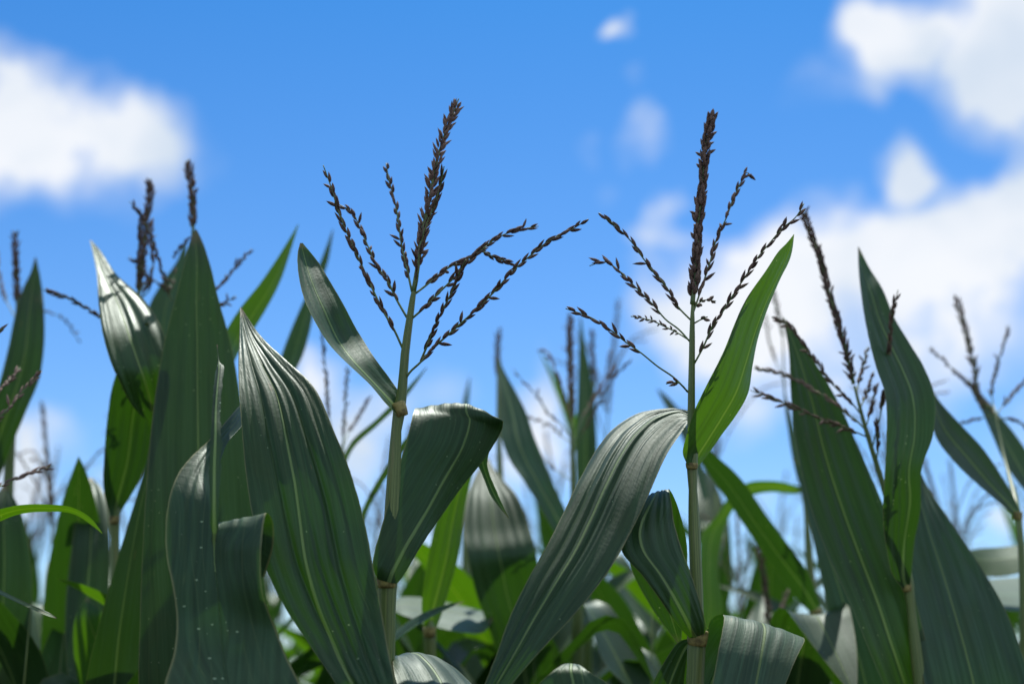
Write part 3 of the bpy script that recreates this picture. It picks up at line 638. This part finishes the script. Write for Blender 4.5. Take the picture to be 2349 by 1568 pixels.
V.collar(2080,1347,24,16,1.597,-.2)
V.leaf([(1968,566,1.62,1970,566,1.62),(1970,612,1.60,1992,612,1.62),(1975,670,1.575,2023,664,1.60),(1983,725,1.555,2051,733,1.585),(1995,780,1.54,2086,790,1.57),(2012,845,1.525,2121,845,1.555),(2030,900,1.51,2145,912,1.54),(2036,971,1.50,2140,995,1.53),(2031,1088,1.50,2114,1075,1.525),(2026,1187,1.53,2112,1170,1.545),(2034,1262,1.557,2098,1245,1.57),(2053,1327,1.582,2089,1332,1.588),(2070,1348,1.592,2087,1348,1.594)], mid=[(0,.55),(.5,.6),(.75,.8),(1,.6)],
       cup=-.07, ribs=(4,.0014), wave=.03, n=90, M=28)
V.tassel([(1958,880),(1940,800),(1905,680),(1872,565),(1850,510),(1843,476)], [
  ([(1975,950),(1955,925),(1900,870),(1870,825),(1850,800),(1812,748),(1770,728)], -.06, {'start': .1}),
  ([(1985,985),(1965,965),(1920,930),(1860,890),(1790,855),(1728,845)], .05, {'start': .1, 'tint': (.6, 1)}),
  ([(1990,1002),(1950,985),(1880,960),(1800,925),(1720,894)], -.05, {'start': .1, 'tint': (.1, .7)}),
  ([(2000,1030),(2022,940),(2030,880),(2040,800),(2047,720),(2060,665)], -.09, {'start': .25, 'wd': .004}),
  ([(1963,905),(1975,860),(1990,795)], .05, {'start': .25}),
  ([(1972,940),(1988,900),(2005,850)], .04, {'start': .25}),
  ([(1985,985),(2000,930),(2010,880)], .03, {'start': .25}),
  ([(2010,1060),(2015,1010),(2008,960)], -.03, {'start': .25})], seed=37, main_kw={'start': .02, 'tilt': .3, 'tint': (.05,.5)}, kw={'r0': .001, 'tint': (.05, .5)})
W = Plant(2240, 1800, 1.62, 'corn plant with broad pale ridged leaf filling the lower right corner')
W.stalk([(2250,1800,17,1.64),(2250,1900,18,1.64)])
W.leaf([(2092,1000,1.75,2096,1000,1.75),(2086,1080,1.72,2114,1086,1.73),(2078,1200,1.68,2178,1192,1.69),(2080,1310,1.65,2256,1310,1.66),(2092,1420,1.62,2312,1412,1.63),(2108,1500,1.60,2345,1500,1.61),(2122,1568,1.59,2365,1568,1.60),(2170,1700,1.59,2340,1700,1.61),(2230,1830,1.63,2260,1830,1.64)], mid=[(0,.5),(1,.47)], mat=M_MATT,
       cup=-.05, ribs=(6,.0012), n=80, M=48)
X = Plant(2349, 1568, 1.75, 'blurred corn plant at right border, leaf slanting down to its stalk below thin spikes')
X.stalk([(2280,930,1.5,1.95),(2300,1030,2.5,1.9),(2333,1165,7,1.78),(2337,1190,7,1.76),(2345,1300,8),(2349,1568,9)])
X.collar(2334,1182,24,18,1.76)
X.leaf([(2118,870,1.78,2122,870,1.78),(2133,935,1.76,2155,920,1.78),(2147,1000,1.74,2195,965,1.77),(2197,1066,1.73,2256,1030,1.77),(2250,1116,1.735,2303,1100,1.77),(2303,1162,1.75,2330,1148,1.765),(2327,1184,1.755,2341,1173,1.76)], n=50, M=16, cup=-.06, ribs=(3,.001))
X.tassel([(2278,935),(2260,930),(2235,840),(2215,760),(2192,676)], [
  ([(2280,935),(2275,900),(2290,830),(2316,745)], .05, {'start': .15}),
  ([(2290,960),(2270,930),(2200,860),(2130,795)], .1, {'start': .1}),
  ([(2290,960),(2310,960),(2330,965),(2370,990)], .0, {'start': .2}),
  ([(2285,950),(2310,920),(2340,885),(2370,860)], .15, {'start': .2}),
  ([(2285,950),(2245,960),(2200,970)], .1, {'start': .4})], seed=41, Y=1.95, main_kw={'start': .05, 'rows': 3}, kw={'r0': .0011})
Yp = Plant(2440, 1568, 2.0, 'blurred corn plant past the right border, slim leaves crossing the right edge')
Yp.stalk([(2440,1150,10),(2440,1568,15)])
Yp.leaf([(2218,866,2.02,2220,866,2.02),(2228,895,2.0,2240,890,2.01),(2252,942,1.98,2276,932,2.0),(2277,1000,1.97,2326,992,2.0),(2305,1062,1.97,2366,1052,2.0),(2350,1124,1.97,2400,1122,2.0),(2425,1200,2.0,2440,1200,2.0)], n=40, M=14, cup=-.05)
Yp.leaf([(2210,1268,2.05,2210,1264,2.06),(2240,1312,2.03,2240,1258,2.07),(2290,1322,2.02,2290,1254,2.08),(2349,1312,2.02,2349,1250,2.08),(2440,1290,2.02,2440,1270,2.04)], mat=M_YOUNG, n=40, M=14, cup=.05)
Yp.leaf([(2262,1345,2.1,2262,1335,2.15),(2290,1395,2.0,2280,1326,2.25),(2349,1402,2.0,2349,1322,2.25),(2440,1390,2.0,2440,1340,2.1)], mat=M_MATT, n=30, M=14)
P14 = Plant(2000, 1568, 1.85, 'blurred corn plant, pale matt blade half hidden behind the long dark slanting one')
P14.stalk([(2010,1650,15),(2010,1750,16)])
P14.leaf([(1818,1050,1.86,1822,1050,1.86),(1838,1120,1.85,1870,1120,1.86),(1866,1240,1.83,1920,1240,1.85),(1886,1334,1.82,1960,1330,1.84),(1915,1460,1.81,2000,1450,1.83),(1945,1568,1.81,2030,1560,1.83),(1995,1680,1.83,2025,1680,1.84)], mat=M_MATT, n=50, M=18, cup=-.05)
P17 = Plant(1893, 1568, 2.0, 'blurred corn plant, straight dark leaf falling rightwards from behind the bright flag leaf')
P17.stalk([(1868,1380,6),(1872,1405,14),(1880,1450,12),(1893,1568,15)])
P17.collar(1871,1406,30,20,1.995)
P17.leaf([(1596,1005,1.9,1598,1003,1.9),(1612,1062,1.93,1633,1036,1.90),(1660,1134,1.945,1695,1092,1.905),(1717,1218,1.96,1756,1178,1.915),(1777,1304,1.975,1812,1254,1.935),(1830,1376,1.985,1860,1325,1.965),(1863,1408,1.99,1882,1385,1.985)], n=50, M=16, cup=.05)
P18 = Plant(1870, 1568, 2.2, 'blurred corn plant, thin bare stem and bright green leaf arching over leftwards')
P18.stalk([(1795,760,1.5),(1805,950,3),(1825,1050,4.5),(1843,1118,8),(1846,1140,6.5),(1855,1260,9),(1868,1450,11),(1872,1568,12)])
P18.leaf([(1598,1570,2.1,1620,1570,2.1),(1600,1400,2.1,1657,1400,2.12),(1604,1300,2.11,1648,1300,2.13),(1610,1225,2.12,1657,1232,2.14),(1641,1186,2.13,1676,1178,2.15),(1671,1141,2.14,1700,1150,2.15),(1709,1109,2.14,1722,1137,2.15),(1770,1102,2.15,1766,1128,2.16),(1820,1111,2.17,1821,1132,2.18),(1843,1117,2.19,1844,1129,2.19)], mat=M_YOUNG, n=60, M=14)
P18.leaf([(1800,900,2.2,1802,900,2.2),(1805,960,2.19,1816,960,2.2),(1818,1050,2.19,1840,1050,2.2),(1830,1100,2.19,1849,1100,2.2),(1840,1120,2.2,1848,1120,2.2)], mat=M_MATT, n=30, M=10)
P18.tassel([(1796,770),(1780,700),(1765,640),(1752,700)], [([(1800,880),(1770,800),(1755,720)], .1, {'start': .3})], seed=43, main_kw={'start': .1, 'lod': 1, 'rows': 2}, kw={'lod': 1})

J.leaf([(1130,1420,2.0,1131,1415,2.02),(1095,1452,1.93,1105,1400,2.10),(1040,1446,1.92,1040,1384,2.12),(985,1432,1.92,970,1370,2.12),(938,1415,1.92,926,1368,2.08),(900,1400,1.95,900,1380,2.0)], mat=M_MATT, n=40, M=14, cup=.03)
Q = Plant(1768, 1700, 2.15, 'blurred corn plant, only a dark spike low between bright flag leaf and long dark blade')
Q.stalk([(1764,1440,4),(1768,1568,9)])
Q.tassel([(1764,1440),(1756,1345),(1741,1265),(1731,1185)], [([(1764,1440),(1790,1400),(1815,1340)], .1, {'start': .3})], seed=51, main_kw={'start': .03, 'rows': 4}, kw={'r0': .001})
Q2 = Plant(1068, 1568, 2.7, 'blurred corn plant, slim green leaf tip rising just above the flap-like folded leaf')
Q2.stalk([(1066,1000,3),(1068,1200,9),(1068,1568,11)])
Q2.leaf([(1077,862,2.7,1078,862,2.7),(1068,895,2.69,1077,895,2.7),(1058,940,2.68,1074,940,2.7),(1048,1010,2.67,1072,1010,2.7),(1045,1100,2.67,1070,1100,2.7),(1060,1200,2.7,1072,1200,2.7)], n=30, M=10, cup=-.05)
Q3 = Plant(1600, 1700, 2.6, 'blurred corn plant, slim green leaf tip peeping over the long arching leaf')
Q3.stalk([(1620,1200,4),(1610,1568,11)])
Q3.leaf([(1507,892,2.6,1508,891,2.6),(1520,920,2.59,1530,908,2.61),(1545,965,2.58,1562,945,2.61),(1580,1040,2.58,1600,1020,2.61),(1612,1150,2.59,1626,1140,2.61)], n=30, M=10, cup=-.05)

# ------------------------------------------------------------------ the rows of corn behind
def generic_plant(seed, height, tassel=True, wide=1.0):
    """a whole maize plant at the origin"""
    rnd = random.Random(seed)
    root = bpy.data.objects.new('corn_plant', None); COL.objects.link(root)
    root['category'] = 'corn plant'
    Z = Vector((0, 0, 0))
    lean = Vector((rnd.uniform(-.05, .05), rnd.uniform(-.05, .05), 0))
    def ax(z): return Vector((lean.x*(z/height)**2, lean.y*(z/height)**2, z))
    bm = bmesh.new()
    zs = [height*i/14 for i in range(15)]
    tube(bm, [ax(z) for z in zs], [0.012*(1-(.72 if tassel else .97)*(z/height)**1.5) for z in zs], 8)
    link_mesh('stalk', bm, [M_STALK], root, Z)
    az0 = rnd.uniform(0, 6.28); n = 11
    for k in range(n):
        f = k/(n-1)
        z = height*(0.36 + 0.56*f)
        az = az0 + math.pi*k + rnd.uniform(-.5, .5)
        ln = (0.72 - .36*f)*rnd.uniform(.85, 1.15); wd = wide*(0.100-.028*f)*rnd.uniform(.85, 1.1)
        el = R(rnd.uniform(52, 78)); droop = rnd.uniform(.4, 2.3)*(1.15-.65*f)
        roll = rnd.uniform(-.6, .6)
        L, Rr = [], []
        p = ax(z); N = 22; d = Vector((math.cos(az), math.sin(az), 0)); sidev = Vector((-d.y, d.x, 0))
        e = el; fold = rnd.random() < .3; fpos = rnd.uniform(.35, .6); az2 = 0
        for i in range(N):
            g = i/(N-1)
            if i:
                p = p + (d*math.cos(e) + Vector((0, 0, 1))*math.sin(e))*(ln/(N-1))
                e -= droop/(N-1)*(0.4+1.4*g) + ((1.6/3) if fold and abs(g-fpos) < .07 else 0)
            w = wd*min(1, .35+g*3.2)*(1-max(0, (g-.35)/.65)**1.8)
            sv = (sidev + Vector((0, 0, 1))*math.sin(roll*g*2)).normalized()
            up = (d*-math.sin(e) + Vector((0, 0, 1))*math.cos(e))
            L.append(p - sv*w/2 + up*w*.08); Rr.append(p + sv*w/2 + up*w*.08)
        L.reverse(); Rr.reverse()
        bm = bmesh.new()
        blade(bm, L, Rr, [.5]*N, cup=-.12, ribs=(3, .001), wave=.12, M=8, seed=seed+k*1.3, flip=1.0)
        link_mesh('leaf', bm, [rnd.choice((M_LEAF, M_LEAF, M_LEAF, M_LEAF, M_YOUNG))], root, Z)
    if tassel:
        top = ax(height)
        hm = rnd.choice((M_HUSK, M_HUSK, M_HUSK_TAN))
        bm = bmesh.new()
        spike(bm, [top, top+Vector((lean.x*.3, 0, .12)), top+Vector((lean.x, lean.y, .30))], rnd, lod=1, rows=4, gap=.45, start=.2, ln=.010, wd=.004, tilt=.35, r0=.002, tint=(.1, .7))
        ta = link_mesh('tassel', bm, [M_RACHIS, hm], root, Z)
        for k in range(rnd.randint(5, 9)):
            a = rnd.uniform(0, 6.28); l = rnd.uniform(.14, .24); o = rnd.uniform(.3, .8)
            q = top + Vector((0, 0, rnd.uniform(-.02, .09)))
            d = Vector((math.cos(a), math.sin(a), 0))
            bm = bmesh.new()
            spike(bm, [q, q+d*l*.25*o+Vector((0, 0, l*.4)), q+d*l*.75*o+Vector((0, 0, l*.8)), q+d*l*1.3*o+Vector((0, 0, l*(1.05-.3*o)))], rnd, lod=1, ln=.010, wd=.0036, gap=.55, r0=.001, tint=(.1, .6))
            link_mesh('tassel_branch', bm, [M_RACHIS, hm], ta, Z)
    return root

def copy_tree(o, parent=None):
    c = o.copy(); COL.objects.link(c); c.parent = parent
    for ch in list(o.children): copy_tree(ch, c)
    return c

low = [generic_plant(300+i, 1.7, tassel=False, wide=1.35) for i in range(5)]
def top_of(root):
    return max((v.co.z for ch in root.children for v in ch.data.vertices))
rnd = random.Random(5)
for i, (px, py, Y) in enumerate(((15,1190,2.0),(105,1250,1.9),(195,1120,2.1),(292,1190,1.95),(60,1340,1.7),(225,1330,1.7),(640,1330,1.75),(700,1250,2.2),(800,1330,2.1),
        (950,1290,2.1),(1050,1330,2.2),(1215,1240,2.3),(1300,1330,2.0),(1380,1270,2.4),(1440,1350,1.9),(1500,1300,2.3),(1660,1250,2.4),(1720,1330,2.0),(1800,1300,2.3),(1850,1390,1.9),
        (1930,1350,2.2),(2270,1400,1.9),(2330,1290,2.4),(1120,1400,1.8),(1560,1410,1.8),(460,1250,2.3),(560,1330,2.1),(2190,1480,2.0),(1985,1440,1.9),(1640,1420,1.9),(2060,1380,2.3),(880,1250,2.5),(1010,1220,2.6),(1160,1300,2.5),(1460,1240,2.6),(1770,1230,2.6))):
    src = low[i % 5]
    o = src if i < 5 else copy_tree(src)
    p = at(px, py, Y)
    s_ = p.z/top_of(src)
    o.location = (p.x, p.y, 0); o.scale = (1.0, 1.0, s_)
    o.rotation_euler = (0, 0, rnd.uniform(0, 6.28))
    o['label'] = 'blurred leafy corn plant crowding low between the sharp ones, no tassel showing'
    o['group'] = 'low leafy corn plants behind the sharp ones'
protos = [generic_plant(100+i, h) for i, h in enumerate((2.02, 1.92, 2.08, 1.84, 1.98, 1.88, 2.04))]
rnd = random.Random(21)
BANDS = ((2.4, 4.6, 'blurred corn plant low behind the sharp ones, in the nearest rows', 'corn plants in the nearer rows behind'),
         (4.6, 7.5, 'soft blurred corn plant further back, leaves and tassel melting into its row', 'corn plants in the middle rows behind'),
         (7.5, 14.5, 'faint corn plant far back in the field, only a blurred green and brown top', 'corn plants far back in the field'))
spots = []
y = 2.45
while y < 14:
    half = 0.36*y*1.18 + .25
    step = .17 + .034*y
    x = -half + rnd.uniform(0, step)
    while x < half:
        spots.append((x + rnd.uniform(-.06, .06), y + rnd.uniform(-.12, .12)))
        x += step*rnd.uniform(.75, 1.3)
    y += 0.62 if y < 6 else 1.0
used = set()
for (x, y) in spots:
    k = rnd.randrange(len(protos))
    o = protos[k] if k not in used else copy_tree(protos[k])
    used.add(k)
    o.location = (x, y, 0)
    o.rotation_euler = (rnd.uniform(-.03, .03), rnd.uniform(-.03, .03), rnd.uniform(0, 6.28))
    s = rnd.uniform(.93, 1.03)*(.93 if y < 2.9 else 1.0); o.scale = (s, s, s)
    for (a, b, lab, grp) in BANDS:
        if a-.3 <= y < b or (b > 14): o['label'] = lab; o['group'] = grp; break
print('background plants', len(spots))

# ------------------------------------------------------------------ ground
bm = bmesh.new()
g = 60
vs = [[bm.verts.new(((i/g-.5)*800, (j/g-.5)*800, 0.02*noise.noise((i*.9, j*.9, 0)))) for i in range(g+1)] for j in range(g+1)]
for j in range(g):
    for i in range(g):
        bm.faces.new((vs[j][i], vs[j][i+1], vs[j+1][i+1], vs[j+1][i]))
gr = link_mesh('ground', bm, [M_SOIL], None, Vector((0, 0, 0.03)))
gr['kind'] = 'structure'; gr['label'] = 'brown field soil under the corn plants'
